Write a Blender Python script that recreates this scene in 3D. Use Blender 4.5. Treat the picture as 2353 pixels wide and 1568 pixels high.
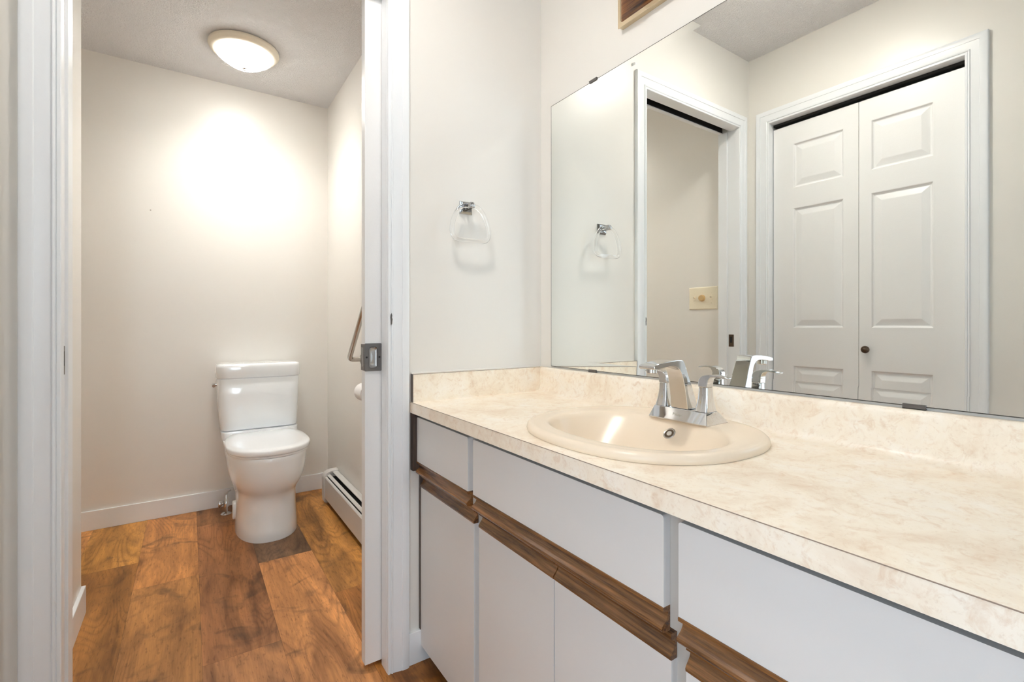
import bpy, bmesh, math, random
from mathutils import Vector, Matrix

for o in list(bpy.data.objects):
    bpy.data.objects.remove(o)
SC = bpy.context.scene
COL = SC.collection
R = math.radians
PI = math.pi

# ------------------------------------------------------------------ key levels (metres)
TH = 0.5953            # heading of the camera, from +Y towards +X
F = 1094.58            # focal length in pixels of a 2353 px wide frame
CAMZ = 1.0381
XM = 1.069             # mirror wall
YD = 1.389             # wall with the towel ring and the pocket door
YD2 = 1.497            # its other face
XL = -0.330            # closet wall
XTL = -0.322           # left wall of the toilet room
XTR = 0.738            # right wall of the toilet room
YB = 3.210             # back wall of the toilet room
H = 2.44
XJ0, XJ1 = -0.226, 0.489   # pocket door opening
ZH = 2.064
YREAR = -5.0
XALC = -1.25

# ------------------------------------------------------------------ camera
cam_d = bpy.data.cameras.new('camera')
cam = bpy.data.objects.new('camera', cam_d)
COL.objects.link(cam)
cam.location = (0, 0, CAMZ)
cam.rotation_euler = (PI / 2, 0, -TH)
cam_d.sensor_width = 36.0
cam_d.sensor_fit = 'HORIZONTAL'
cam_d.lens = F / 2353 * 36
cam_d.shift_y = -(784 - 749.7) / 2353
cam_d.clip_start = 0.02
SC.camera = cam

# ------------------------------------------------------------------ world, daylight and exposure
W = bpy.data.worlds.new('daylight')
SC.world = W
W.use_nodes = True
W.node_tree.nodes['Background'].inputs[0].default_value = (0.74, 0.87, 1.0, 1)
W.node_tree.nodes['Background'].inputs[1].default_value = 3.15
pl = bpy.data.lights.new('window_daylight', 'AREA')     # area lamp added outside the unseen far window to boost its daylight
pl.shape = 'RECTANGLE'; pl.size = 0.42; pl.size_y = 2.1
pl.energy = 18.0; pl.color = (0.70, 0.88, 1.0)
po = bpy.data.objects.new('window_daylight', pl)
COL.objects.link(po)
po.location = (-0.07, YREAR - 0.02, 1.18)
po.rotation_euler = (PI / 2, 0, 0)   # looks along +Y
pl2 = bpy.data.lights.new('added_doorway_portal', 'AREA')  # portal of an unseen doorway, added to brighten the vanity fronts
pl2.shape = 'RECTANGLE'; pl2.size = 2.04; pl2.size_y = 0.74
pl2.cycles.is_portal = True
po2 = bpy.data.objects.new('added_doorway_portal', pl2)
COL.objects.link(po2)
po2.location = (XL - 0.12, -0.09, 1.02)
po2.rotation_euler = (0, -PI / 2, 0)  # looks along +X
DOME_TOILET = 128.0
SPOT_TOILET = 33.0
DOME_VANITY = 192.0
SPOT_VANITY = 0.0
DOME_COL = (1.0, 0.98, 0.935, 1)
DOME_COL2 = (1.0, 0.955, 0.90, 1)
SC.view_settings.view_transform = 'Standard'
SC.view_settings.look = 'None'
SC.view_settings.gamma = 1
SC.view_settings.use_curve_mapping = False
SC.view_settings.exposure = 0.22
SC.cycles.max_bounces = 14
SC.cycles.diffuse_bounces = 8
SC.cycles.glossy_bounces = 8
SC.cycles.transmission_bounces = 12
SC.cycles.use_denoising = True
SC.cycles.caustics_reflective = True
SC.cycles.caustics_refractive = True
SC.cycles.blur_glossy = 0.0
SC.cycles.sample_clamp_indirect = 30

# ------------------------------------------------------------------ materials
def srgb(r, g, b):
    f = lambda c: (c / 255 / 12.92) if c / 255 <= 0.04045 else ((c / 255 + 0.055) / 1.055) ** 2.4
    return (f(r), f(g), f(b), 1)

class NT:
    def __init__(s, name):
        s.m = bpy.data.materials.new(name); s.m.use_nodes = True
        s.t = s.m.node_tree; s.n = s.t.nodes; s.b = s.n['Principled BSDF']
    def add(s, typ, **kw):
        nd = s.n.new(typ)
        for k, v in kw.items(): setattr(nd, k, v)
        return nd
    def link(s, a, b): s.t.links.new(a, b)
    def noise(s, vec, scale, detail=3, rough=0.5, dist=0.0):
        nd = s.add('ShaderNodeTexNoise')
        nd.inputs['Scale'].default_value = scale; nd.inputs['Detail'].default_value = detail
        nd.inputs['Roughness'].default_value = rough; nd.inputs['Distortion'].default_value = dist
        if vec is not None: s.link(vec, nd.inputs['Vector'])
        return nd
    def coord(s, scale=(1, 1, 1), which='Object', rot=(0, 0, 0)):
        tc = s.add('ShaderNodeTexCoord'); mp = s.add('ShaderNodeMapping')
        mp.inputs['Scale'].default_value = scale; mp.inputs['Rotation'].default_value = rot
        s.link(tc.outputs[which], mp.inputs['Vector'])
        return mp.outputs['Vector']
    def ramp(s, fac, stops):
        nd = s.add('ShaderNodeValToRGB')
        e = nd.color_ramp.elements
        while len(e) < len(stops): e.new(0.5)
        for k, (p, c) in enumerate(stops):
            e[k].position = p; e[k].color = c if len(c) == 4 else (*c, 1)
        s.link(fac, nd.inputs['Fac'])
        return nd
    def mix(s, fac, a, b, mode='MIX'):
        nd = s.add('ShaderNodeMix', data_type='RGBA', blend_type=mode)
        for sock, v in ((nd.inputs[0], fac), (nd.inputs[6], a), (nd.inputs[7], b)):
            if isinstance(v, (int, float, tuple)): sock.default_value = v
            else: s.link(v, sock)
        return nd.outputs[2]
    def math(s, op, a, b=0.0, c=0.0):
        nd = s.add('ShaderNodeMath', operation=op)
        for sock, v in ((nd.inputs[0], a), (nd.inputs[1], b), (nd.inputs[2], c)):
            if isinstance(v, (int, float)): sock.default_value = v
            else: s.link(v, sock)
        return nd.outputs[0]
    def bump(s, h, strength, dist=0.002):
        nd = s.add('ShaderNodeBump')
        nd.inputs['Strength'].default_value = strength; nd.inputs['Distance'].default_value = dist
        s.link(h, nd.inputs['Height']); s.link(nd.outputs['Normal'], s.b.inputs['Normal'])

def plain(name, col, rough=0.4, metal=0.0, coat=0.0, spec=0.5, bump=0.0, bscale=60, var=0.0):
    t = NT(name)
    t.b.inputs['Base Color'].default_value = col
    t.b.inputs['Roughness'].default_value = rough
    t.b.inputs['Metallic'].default_value = metal
    t.b.inputs['Coat Weight'].default_value = coat
    t.b.inputs['Coat Roughness'].default_value = 0.05
    t.b.inputs['Specular IOR Level'].default_value = spec
    n = t.noise(t.coord(), bscale, 3)
    if var:
        c2 = tuple(c * (1 - var) for c in col[:3]) + (1,)
        t.link(t.mix(n.outputs['Fac'], c2, col), t.b.inputs['Base Color'])
    if bump: t.bump(n.outputs['Fac'], bump)
    return t.m

def mat_ceiling():
    t = NT('textured_ceiling_paint')
    t.b.inputs['Base Color'].default_value = (0.91, 0.91, 0.92, 1)
    t.b.inputs['Roughness'].default_value = 0.75
    v = t.coord()
    a = t.noise(v, 95, 4, 0.6, 1.2)
    b = t.noise(v, 34, 2, 0.5, 0.8)
    r = t.ramp(a.outputs['Fac'], [(0.42, (0, 0, 0)), (0.60, (1, 1, 1))])
    h = t.math('ADD', r.outputs['Color'], t.math('MULTIPLY', b.outputs['Fac'], 0.7))
    t.bump(h, 0.75, 0.006)
    return t.m

def mat_floor():
    t = NT('plank_floor')
    at = t.add('ShaderNodeAttribute', attribute_name='tone')
    sd = t.add('ShaderNodeAttribute', attribute_name='seed')
    tc = t.add('ShaderNodeTexCoord')
    off = t.add('ShaderNodeVectorMath', operation='ADD')
    mul = t.add('ShaderNodeVectorMath', operation='MULTIPLY')
    mul.inputs[1].default_value = (13.7, 29.3, 7.1)
    t.link(sd.outputs['Vector'], mul.inputs[0])
    t.link(tc.outputs['Object'], off.inputs[0]); t.link(mul.outputs[0], off.inputs[1])
    def mp(sc):
        m = t.add('ShaderNodeMapping'); m.inputs['Scale'].default_value = sc
        t.link(off.outputs[0], m.inputs['Vector']); return m.outputs['Vector']
    # cathedral grain: rings of a noise field stretched along the plank
    fld = t.noise(mp((5.2, 0.85, 1)), 1.0, 2, 0.42, 0.25)
    patch = t.noise(mp((4.0, 2.2, 1)), 1.0, 2, 0.5, 0.4)
    rings = t.math('FRACT', t.math('MULTIPLY', fld.outputs['Fac'], 30))
    rings = t.math('ABSOLUTE', t.math('SUBTRACT', rings, 0.5))          # 0 .. 0.5
    rings = t.ramp(rings, [(0.0, (0, 0, 0)), (0.5, (1, 1, 1))]).outputs['Color']
    broad = t.noise(mp((9, 1.6, 1)), 1.0, 4, 0.6, 0.9)
    fine = t.noise(mp((230, 9, 1)), 1.0, 4, 0.7, 0.3)
    pores = t.noise(mp((120, 26, 1)), 1.0, 2, 0.6, 0.2)
    knot = t.noise(mp((5.0, 5.5, 1)), 1.0, 3, 0.55, 1.3)
    kn = t.ramp(knot.outputs['Fac'], [(0.57, (0, 0, 0)), (0.72, (1, 1, 1))]).outputs['Color']
    br = t.ramp(broad.outputs['Fac'], [(0.32, (0.42, 0.36, 0.30)), (0.47, (0.84, 0.81, 0.76)), (0.66, (1.30, 1.28, 1.20))]).outputs['Color']
    c = t.mix(1.0, at.outputs['Color'], br, 'MULTIPLY')
    rmix = t.ramp(rings, [(0, (0.56, 0.50, 0.44)), (0.45, (1.0, 0.99, 0.97)), (1, (1.16, 1.15, 1.12))]).outputs['Color']
    pm = t.ramp(patch.outputs['Fac'], [(0.44, (0.10, 0.10, 0.10)), (0.60, (0.62, 0.62, 0.62))]).outputs['Color']
    c = t.mix(pm, c, t.mix(1.0, c, rmix, 'MULTIPLY'))
    fr = t.ramp(fine.outputs['Fac'], [(0.35, (0.78, 0.75, 0.72)), (0.6, (1.06, 1.06, 1.05))]).outputs['Color']
    c = t.mix(0.7, c, t.mix(1.0, c, fr, 'MULTIPLY'))
    pr = t.ramp(pores.outputs['Fac'], [(0.33, (0.55, 0.5, 0.45)), (0.42, (1, 1, 1))]).outputs['Color']
    c = t.mix(0.6, c, t.mix(1.0, c, pr, 'MULTIPLY'))
    c = t.mix(t.math('MULTIPLY', kn, 0.62), c, (0.035, 0.018, 0.010, 1))
    t.link(c, t.b.inputs['Base Color'])
    t.b.inputs['Roughness'].default_value = 0.42
    t.b.inputs['Specular IOR Level'].default_value = 0.35
    t.bump(fine.outputs['Fac'], 0.12, 0.001)
    return t.m

def mat_walnut(name, dark, light, axis='Y', rough=0.35):
    t = NT(name)
    sc = {'Y': (160, 7, 160), 'X': (7, 160, 160), 'Z': (160, 160, 7)}[axis]
    sc2 = tuple(v * 0.25 for v in sc)
    a = t.noise(t.coord(sc), 1.0, 5, 0.7, 0.4)
    b = t.noise(t.coord(sc2), 1.0, 3, 0.5, 0.8)
    f = t.math('ADD', t.math('MULTIPLY', a.outputs['Fac'], 0.6), t.math('MULTIPLY', b.outputs['Fac'], 0.4))
    r = t.ramp(f, [(0.36, dark), (0.62, light)])
    t.link(r.outputs['Color'], t.b.inputs['Base Color'])
    t.b.inputs['Roughness'].default_value = rough
    t.b.inputs['Coat Weight'].default_value = 0.25
    t.b.inputs['Coat Roughness'].default_value = 0.25
    t.bump(a.outputs['Fac'], 0.3, 0.001)
    return t.m

def mat_laminate():
    t = NT('beige_mottled_laminate')
    v = t.coord()
    a = t.noise(v, 9, 6, 0.62, 0.5)
    b = t.noise(v, 150, 4, 0.7, 0.4)
    c = t.noise(v, 38, 5, 0.7, 1.2)
    r = t.ramp(a.outputs['Fac'], [(0.32, srgb(234, 216, 194)), (0.50, srgb(247, 236, 218)), (0.68, srgb(250, 243, 231))])
    m = t.mix(t.math('MULTIPLY', t.ramp(c.outputs['Fac'], [(0.52, (0, 0, 0)), (0.72, (1, 1, 1))]).outputs['Color'], 0.50),
              r.outputs['Color'], srgb(216, 182, 148))
    m = t.mix(t.math('MULTIPLY', t.ramp(b.outputs['Fac'], [(0.56, (0, 0, 0)), (0.7, (1, 1, 1))]).outputs['Color'], 0.28),
              m, srgb(200, 172, 144))
    t.link(m, t.b.inputs['Base Color'])
    t.b.inputs['Roughness'].default_value = 0.32
    return t.m

def mat_paint(name, col, rough, bump=0.06, scale=220):
    t = NT(name)
    v = t.coord()
    t.b.inputs['Roughness'].default_value = rough
    n = t.noise(v, scale, 2, 0.5)
    m = t.noise(v, 1.4, 2, 0.5)
    t.link(t.mix(m.outputs['Fac'], tuple(c * 0.975 for c in col[:3]) + (1,), tuple(min(1, c * 1.02) for c in col[:3]) + (1,)), t.b.inputs['Base Color'])
    t.bump(n.outputs['Fac'], bump, 0.002)
    return t.m

M_WALL = mat_paint('cream_wall_paint', (0.765, 0.742, 0.698, 1), 0.34, 0.05)
M_CEIL = mat_ceiling()
M_TRIM = mat_paint('white_trim_paint', (0.80, 0.82, 0.84, 1), 0.28, 0.05, 120)
M_DOORW = mat_paint('white_door_paint', (0.80, 0.80, 0.795, 1), 0.36, 0.10, 300)
M_FLOOR = mat_floor()
M_DARKGAP = plain('dark_cavity', (0.012, 0.011, 0.010, 1), 0.8)  # near-black for small dark parts and for painted shade in gaps
M_LAM = mat_laminate()
M_CAB = plain('greige_laminate_panel', (0.70, 0.695, 0.685, 1), 0.36, bump=0.02, bscale=400)
M_EDGE = plain('white_edge_band', (0.72, 0.73, 0.74, 1), 0.18)
M_FRAMEW = plain('shaded_face_frame', (0.47, 0.445, 0.41, 1), 0.5)  # greige darkened to carry the shade between the drawers
M_WALN = mat_walnut('walnut_pull', (0.020, 0.008, 0.004, 1), (0.30, 0.130, 0.040, 1), 'Y', 0.25)
M_WALND = mat_walnut('dark_walnut_strip', (0.022, 0.012, 0.008, 1), (0.075, 0.042, 0.028, 1), 'Z', 0.45)
M_WALNF = mat_walnut('glossy_walnut_inset', (0.05, 0.016, 0.006, 1), (0.30, 0.115, 0.035, 1), 'Y', 0.18)
M_CHROME = plain('chrome', (0.66, 0.665, 0.67, 1), 0.05, 1.0)
M_NICKEL = plain('brushed_nickel', (0.55, 0.52, 0.48, 1), 0.26, 1.0)
M_PEWTER = plain('antique_pewter', (0.17, 0.16, 0.155, 1), 0.30, 0.9, bump=0.08, bscale=90)
M_BRONZE = plain('dark_bronze', (0.12, 0.085, 0.06, 1), 0.38, 0.85)
M_BRASS = plain('pale_brass', (0.72, 0.60, 0.42, 1), 0.2, 0.85)
M_BISQUE = plain('bisque_porcelain', srgb(240, 224, 202), 0.24, coat=0.0)
M_PORC = plain('white_porcelain', (0.90, 0.93, 0.95, 1), 0.07, coat=0.6)
M_PLAST = plain('white_plastic', (0.80, 0.80, 0.80, 1), 0.25)
M_ALMOND = plain('almond_plastic', srgb(236, 226, 202), 0.3)
M_TAN = plain('tan_plastic_knob', srgb(205, 172, 122), 0.35)
M_HEAT = plain('enamelled_heater_steel', (0.62, 0.605, 0.585, 1), 0.38)
M_CREAMPAN = plain('cream_lamp_pan', (0.90, 0.84, 0.71, 1), 0.35)
M_PAPER = plain('tissue_paper', (0.84, 0.83, 0.82, 1), 0.9, bump=0.2, bscale=300)
M_CAULK = plain('white_caulk', (0.74, 0.72, 0.68, 1), 0.5)
M_GLOBE = plain('frosted_globe', (0.80, 0.78, 0.74, 1), 0.12, coat=0.5)

def mat_mirror():
    t = NT('mirror_glass')
    t.b.inputs['Base Color'].default_value = (0.90, 0.915, 0.885, 1)
    t.b.inputs['Metallic'].default_value = 1.0
    t.b.inputs['Roughness'].default_value = 0.0
    return t.m
M_MIRROR = mat_mirror()
M_MEDGE = plain('dark_mirror_edge', (0.045, 0.04, 0.032, 1), 0.3)

def mat_acrylic():
    t = NT('clear_acrylic')
    t.b.inputs['Base Color'].default_value = (1, 1, 1, 1)
    t.b.inputs['Roughness'].default_value = 0.01
    t.b.inputs['IOR'].default_value = 1.49
    t.b.inputs['Transmission Weight'].default_value = 1.0
    return t.m
M_ACRYL = mat_acrylic()

def mat_glow(name, col, strength):
    t = NT(name)
    t.b.inputs['Base Color'].default_value = (0.8, 0.78, 0.74, 1)
    t.b.inputs['Roughness'].default_value = 0.3
    t.b.inputs['Emission Color'].default_value = col
    # the bulb sits behind the middle of the frosted glass: bright centre, dimmer rim
    tc = t.add('ShaderNodeTexCoord'); sp = t.add('ShaderNodeSeparateXYZ'); t.link(tc.outputs['Object'], sp.inputs[0])
    rr = t.math('SQRT', t.math('ADD', t.math('POWER', sp.outputs[0], 2), t.math('POWER', sp.outputs[1], 2)))
    g = t.math('SUBTRACT', 1.0, t.math('DIVIDE', rr, 0.115))
    g = t.math('MAXIMUM', g, 0.0)
    g = t.math('ADD', t.math('MULTIPLY', t.math('POWER', g, 1.3), 0.96), 0.055)
    t.link(t.math('MULTIPLY', g, strength), t.b.inputs['Emission Strength'])
    return t.m
M_DOME1 = mat_glow('lit_glass_dome', DOME_COL, DOME_TOILET)
M_DOME2 = mat_glow('lit_glass_dome_vanity', DOME_COL2, DOME_VANITY)

# ------------------------------------------------------------------ mesh helpers
ORG = {}      # world origin of every object made here

class MB:
    def __init__(s): s.v = []; s.f = []; s.mi = []; s.cur = 0
    def face(s, idx): s.f.append(tuple(idx)); s.mi.append(s.cur)
    def box(s, x0, x1, y0, y1, z0, z1):
        b = len(s.v)
        s.v += [(x0, y0, z0), (x1, y0, z0), (x1, y1, z0), (x0, y1, z0), (x0, y0, z1), (x1, y0, z1), (x1, y1, z1), (x0, y1, z1)]
        for q in ((0, 3, 2, 1), (4, 5, 6, 7), (0, 1, 5, 4), (1, 2, 6, 5), (2, 3, 7, 6), (3, 0, 4, 7)):
            s.face([b + k for k in q])
        return s
    def quad(s, *pts):
        b = len(s.v); s.v += [tuple(p) for p in pts]; s.face(range(b, b + len(pts))); return s
    def loft(s, rings, closed=True, cap0=False, cap1=False):
        b = len(s.v); n = len(rings[0])
        for r in rings: s.v += [tuple(p) for p in r]
        for i in range(len(rings) - 1):
            for j in range(n if closed else n - 1):
                k = (j + 1) % n
                s.face((b + i * n + j, b + i * n + k, b + (i + 1) * n + k, b + (i + 1) * n + j))
        if cap0: s.face([b + j for j in range(n)][::-1])
        if cap1: s.face([b + (len(rings) - 1) * n + j for j in range(n)])
        return s
    def prism(s, prof, axis, a0, a1):
        """prof: list of 2-D points; axis 'X': (y,z), 'Y': (x,z), 'Z': (x,y)"""
        f = {'X': lambda p, a: (a, p[0], p[1]), 'Y': lambda p, a: (p[0], a, p[1]), 'Z': lambda p, a: (p[0], p[1], a)}[axis]
        return s.loft([[f(p, a0) for p in prof], [f(p, a1) for p in prof]], True, True, True)
    def tube(s, pts, r, n=12, closed=False, caps=True):
        pts = [Vector(p) for p in pts]; N = len(pts)
        rad = r if isinstance(r, (list, tuple)) else [r] * N
        rings = []; up = None
        for i, p in enumerate(pts):
            if closed: d = pts[(i + 1) % N] - pts[i - 1]
            else: d = pts[min(i + 1, N - 1)] - pts[max(i - 1, 0)]
            d.normalize()
            if up is None:
                up = Vector((0, 0, 1)) if abs(d.z) < 0.9 else Vector((1, 0, 0))
            up = (up - d * up.dot(d)).normalized()
            sd = d.cross(up)
            rings.append([p + (up * math.cos(2 * PI * k / n) + sd * math.sin(2 * PI * k / n)) * rad[i] for k in range(n)])
        if closed: rings.append(rings[0])
        return s.loft(rings, True, caps and not closed, caps and not closed)
    def lathe(s, prof, c, axis='Z', n=32, cap0=True, cap1=True):
        """prof: (radius, height along the axis)"""
        rings = []
        for r, h in prof:
            ring = []
            for k in range(n):
                a = 2 * PI * k / n; u, w = r * math.cos(a), r * math.sin(a)
                ring.append({'Z': (c[0] + u, c[1] + w, c[2] + h), 'X': (c[0] + h, c[1] + u, c[2] + w), 'Y': (c[0] + u, c[1] + h, c[2] + w)}[axis])
            rings.append(ring)
        return s.loft(rings, True, cap0, cap1)

def obj(name, mb, mat, parent=None, smooth=False, bevel=0.0, seg=2, origin=None, angle=40):
    if parent is not None: org = ORG[parent.name]
    elif origin is not None: org = Vector(origin)
    else:
        xs = [v[0] for v in mb.v]; ys = [v[1] for v in mb.v]; zs = [v[2] for v in mb.v]
        org = Vector(((min(xs) + max(xs)) / 2, (min(ys) + max(ys)) / 2, min(zs)))
    me = bpy.data.meshes.new(name)
    me.from_pydata([tuple(Vector(v) - org) for v in mb.v], [], mb.f)
    mats = mat if isinstance(mat, (list, tuple)) else [mat]
    for m in mats: me.materials.append(m)
    if len(mats) > 1:
        for p, k in zip(me.polygons, mb.mi): p.material_index = k
    bm = bmesh.new(); bm.from_mesh(me)
    bmesh.ops.remove_doubles(bm, verts=bm.verts, dist=1e-6)
    bmesh.ops.recalc_face_normals(bm, faces=bm.faces)
    bm.to_mesh(me); bm.free()
    o = bpy.data.objects.new(name, me); COL.objects.link(o)
    if parent is not None: o.parent = parent
    else: o.location = org
    ORG[o.name] = org
    if bevel:
        m = o.modifiers.new('bevel', 'BEVEL'); m.width = bevel; m.segments = seg
        m.limit_method = 'ANGLE'; m.angle_limit = R(30)
    if smooth or bevel:
        for p in me.polygons: p.use_smooth = True
        if hasattr(me, 'set_sharp_from_angle'): me.set_sharp_from_angle(angle=R(angle))
    return o

def thing(name, label, cat, loc, group=None):
    o = bpy.data.objects.new(name, None); COL.objects.link(o); o.location = loc
    o.empty_display_size = 0.05
    ORG[o.name] = Vector(loc)
    o['label'] = label; o['category'] = cat
    if group: o['group'] = group
    return o

def tag(o, label, cat, group=None):
    o['label'] = label; o['category'] = cat
    if group: o['group'] = group
    return o

def struct(name, mb, mat, label, cat, parent=None, **kw):
    o = obj(name, mb, mat, parent, **kw)
    if parent is None:
        o['kind'] = 'structure'; o['label'] = label; o['category'] = cat
    return o

# ------------------------------------------------------------------ THE SHELL
# floor: planks in one mesh, each with its own tone
def build_floor():
    random.seed(4)
    W_ = 0.218; X0 = -0.185
    tones = {  # (column, row) -> tone of the planks the photo shows
        (-1, 1): (0.40, 0.235, 0.080), (-1, 0): (0.245, 0.130, 0.045),
        (0, 0): (0.430, 0.235, 0.105),
        (1, 1): (0.300, 0.165, 0.085), (1, 0): (0.285, 0.150, 0.080), (1, -1): (0.34, 0.19, 0.105),
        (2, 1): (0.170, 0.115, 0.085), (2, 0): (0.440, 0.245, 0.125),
        (3, 1): (0.400, 0.230, 0.085), (3, 0): (0.30, 0.15, 0.05), (3, -1): (0.36, 0.235, 0.150),
        (4, 0): (0.36, 0.24, 0.16),
    }
    joints = {-2: 2.1, -1: 2.648, 0: 3.6, 1: 2.95, 2: 2.345, 3: 1.922, 4: 2.3}
    me_v = []; me_f = []; tone = []; seed = []
    for col in range(-7, 7):
        xa = X0 + col * W_; xb = xa + W_
        j = joints.get(col, 1.0 + 0.37 * col % 1.2)
        k = 1
        y = j
        segs = [(1, j, j + 1.22), (2, j + 1.22, j + 2.44)]
        for r_ in range(0, -6, -1):
            segs.append((r_, j + (r_ - 1) * 1.22, j + r_ * 1.22))
        for row, ya, yb in segs:
            ya2, yb2 = max(ya, YREAR - 0.1), min(yb, YB + 0.1)
            if yb2 <= ya2: continue
            xa2, xb2 = max(xa, XALC - 0.1), min(xb, XM + 0.1)
            if xb2 <= xa2: continue
            base = tones.get((col, row))
            if base is None:
                q = random.random()
                base = (0.30 + 0.14 * q, 0.17 + 0.08 * q, 0.075 + 0.04 * q)
            g = 0.0003
            b = len(me_v)
            me_v += [(xa2 + g, ya2 + g, 0), (xb2 - g, ya2 + g, 0), (xb2 - g, yb2 - g, 0), (xa2 + g, yb2 - g, 0)]
            me_f.append((b, b + 1, b + 2, b + 3))
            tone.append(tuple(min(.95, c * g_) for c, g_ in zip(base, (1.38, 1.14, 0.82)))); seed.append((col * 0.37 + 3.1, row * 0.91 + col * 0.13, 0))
    b = len(me_v)
    me_v += [(XALC - .1, YREAR - .1, -0.0015), (XM + .1, YREAR - .1, -0.0015), (XM + .1, YB + .1, -0.0015), (XALC - .1, YB + .1, -0.0015)]
    me_v += [(x, y, -0.06) for x, y, z in me_v[b:b + 4]]
    for q in ((0, 1, 2, 3), (7, 6, 5, 4), (0, 4, 5, 1), (1, 5, 6, 2), (2, 6, 7, 3), (3, 7, 4, 0)):
        me_f.append(tuple(b + k for k in q)); tone.append((0.03, 0.017, 0.01)); seed.append((0, 0, 0))
    me = bpy.data.meshes.new('floor'); me.from_pydata(me_v, [], me_f)
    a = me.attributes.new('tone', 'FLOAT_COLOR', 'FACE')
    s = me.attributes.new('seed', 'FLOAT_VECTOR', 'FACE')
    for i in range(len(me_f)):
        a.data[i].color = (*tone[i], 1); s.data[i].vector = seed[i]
    me.materials.append(M_FLOOR)
    o = bpy.data.objects.new('floor', me); COL.objects.link(o)
    o['kind'] = 'structure'; o['label'] = 'warm brown wood plank floor running from vanity room to toilet'; o['category'] = 'floor'
build_floor()

m = MB().box(XALC - .1, XM + .1, YREAR - .1, YB + .1, H, H + 0.08)
struct('ceiling', m, M_CEIL, 'grey white textured ceiling over both rooms', 'ceiling')

m = MB().box(XM, XM + .1, YREAR, YD2, 0, H)
struct('wall_right', m, M_WALL, 'cream wall behind the vanity mirror', 'wall')

# door wall, hollow beside the opening for the pocket door
SK1 = 1.4345; SK2 = 1.477
m = MB()
m.box(XL, XJ0 - 0.012, YD, YD2, 0, H)                 # left of the opening
m.box(XJ1 + 0.0, XM, YD, SK1, 0, H)                   # front skin of the pocket
m.box(XJ1 + 0.0, XM, SK2, YD2, 0, H)                  # rear skin
m.box(XJ0 - 0.012, XJ1, YD, 1.432, ZH + 0.012, H)     # header, front
m.box(XJ0 - 0.012, XJ1, 1.480, YD2, ZH + 0.012, H)    # header, rear
m.box(XJ0 - 0.012, XM, 1.432, 1.480, 2.16, H)
struct('wall_front', m, M_WALL, 'cream wall carrying the towel ring beside the pocket doorway', 'wall')

# closet wall with bifold opening
CY0, CY1 = 0.5359, 1.2774
CZ = 2.072
m = MB()
m.box(XL - .11, XL, YREAR, -0.46, 0, H)
m.box(XL - .11, XL, -0.46, 0.28, 2.04, H)  # lintel of the added doorway that lets light onto the vanity
m.box(XL - .11, XL, 0.28, CY0 - 0.012, 0, H)
m.box(XL - .11, XL, CY1 + 0.012, YD2, 0, H)
m.box(XL - .11, XL, CY0 - 0.012, CY1 + 0.012, CZ + 0.012, H)
struct('wall_left', m, M_WALL, 'cream wall around the white bifold closet doors', 'wall')
# closet interior, its shade put into a near-black colour
m = MB()
m.box(XL - .70, XL - .66, CY0 - .2, CY1 + .08, 0, H)
m.box(XL - .66, XL - .11, CY0 - .24, CY0 - .2, 0, H)
m.box(XL - .66, XL - .11, CY1 + .08, CY1 + .11, 0, H)
struct('wall_closet', m, M_DARKGAP, 'dark inside of the closet behind the bifold doors', 'wall')

# rear wall with the window the daylight comes through
WX0, WX1, WZ0, WZ1 = -0.30, 0.16, 0.10, 2.26
m = MB()
m.box(XL - .11, WX0, YREAR - .1, YREAR, 0, H)
m.box(WX1, XM + .1, YREAR - .1, YREAR, 0, H)
m.box(WX0, WX1, YREAR - .1, YREAR, 0, WZ0)
m.box(WX0, WX1, YREAR - .1, YREAR, WZ1, H)
struct('wall_rear', m, M_WALL, 'cream wall with the window behind the camera', 'wall')
m = MB()
for a, b in ((WX0, WX0 + .04), (WX1 - .04, WX1)):
    m.box(a, b, YREAR - .07, YREAR - .03, WZ0, WZ1)
m.box(WX0 + .04, WX1 - .04, YREAR - .07, YREAR - .03, WZ0, WZ0 + .04)
m.box(WX0 + .04, WX1 - .04, YREAR - .07, YREAR - .03, WZ1 - .04, WZ1)
struct('window_1', m, M_TRIM, 'white frame of the tall window behind the camera', 'window')

# toilet room
m = MB().box(XALC, XTR + .1, YB, YB + .1, 0, H)
struct('wall_back', m, M_WALL, 'cream wall behind the toilet', 'wall')
m = MB().box(XTR, XTR + .1, YD2, YB, 0, H)
struct('wall_toilet_right', m, M_WALL, 'cream wall above the baseboard heater', 'wall')
m = MB().box(XTL - .11, XTL, YD2, 2.285, 0, H)
struct('wall_toilet_left', m, M_WALL, 'cream wall with the switch plate beside the pocket doorway', 'wall')
m = MB().box(XALC, XTL - .11, 2.175, 2.285, 0, H).box(XALC - .1, XALC, 2.175, YB + .1, 0, H)
struct('wall_alcove', m, M_WALL, 'cream wall of the alcove left of the toilet', 'wall')

# baseboards
BT = 0.012
def base(name, x0, x1, y0, y1, label, h=0.098):
    struct(name, MB().box(x0, x1, y0, y1, 0, h), M_TRIM, label, 'baseboard', bevel=0.0015, seg=1)
base('baseboard_back', XALC, XTR, YB - BT, YB, 'white baseboard along the wall behind the toilet')
m = MB().box(XTL, XTL + BT, YD2, 2.285 + BT, 0, 0.098).box(XTL - .11, XTL, 2.285, 2.285 + BT, 0, 0.098)
struct('baseboard_left', m, M_TRIM, 'white baseboard on the short wall inside the doorway', 'baseboard', bevel=0.0015, seg=1)
base('baseboard_front', 0.5525, 0.70, YD - BT, YD, 'white baseboard between door casing and vanity')
base('baseboard_closet', XL, XL + BT, 0.28, CY0 - .08, 'white baseboard on the closet wall')

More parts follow.
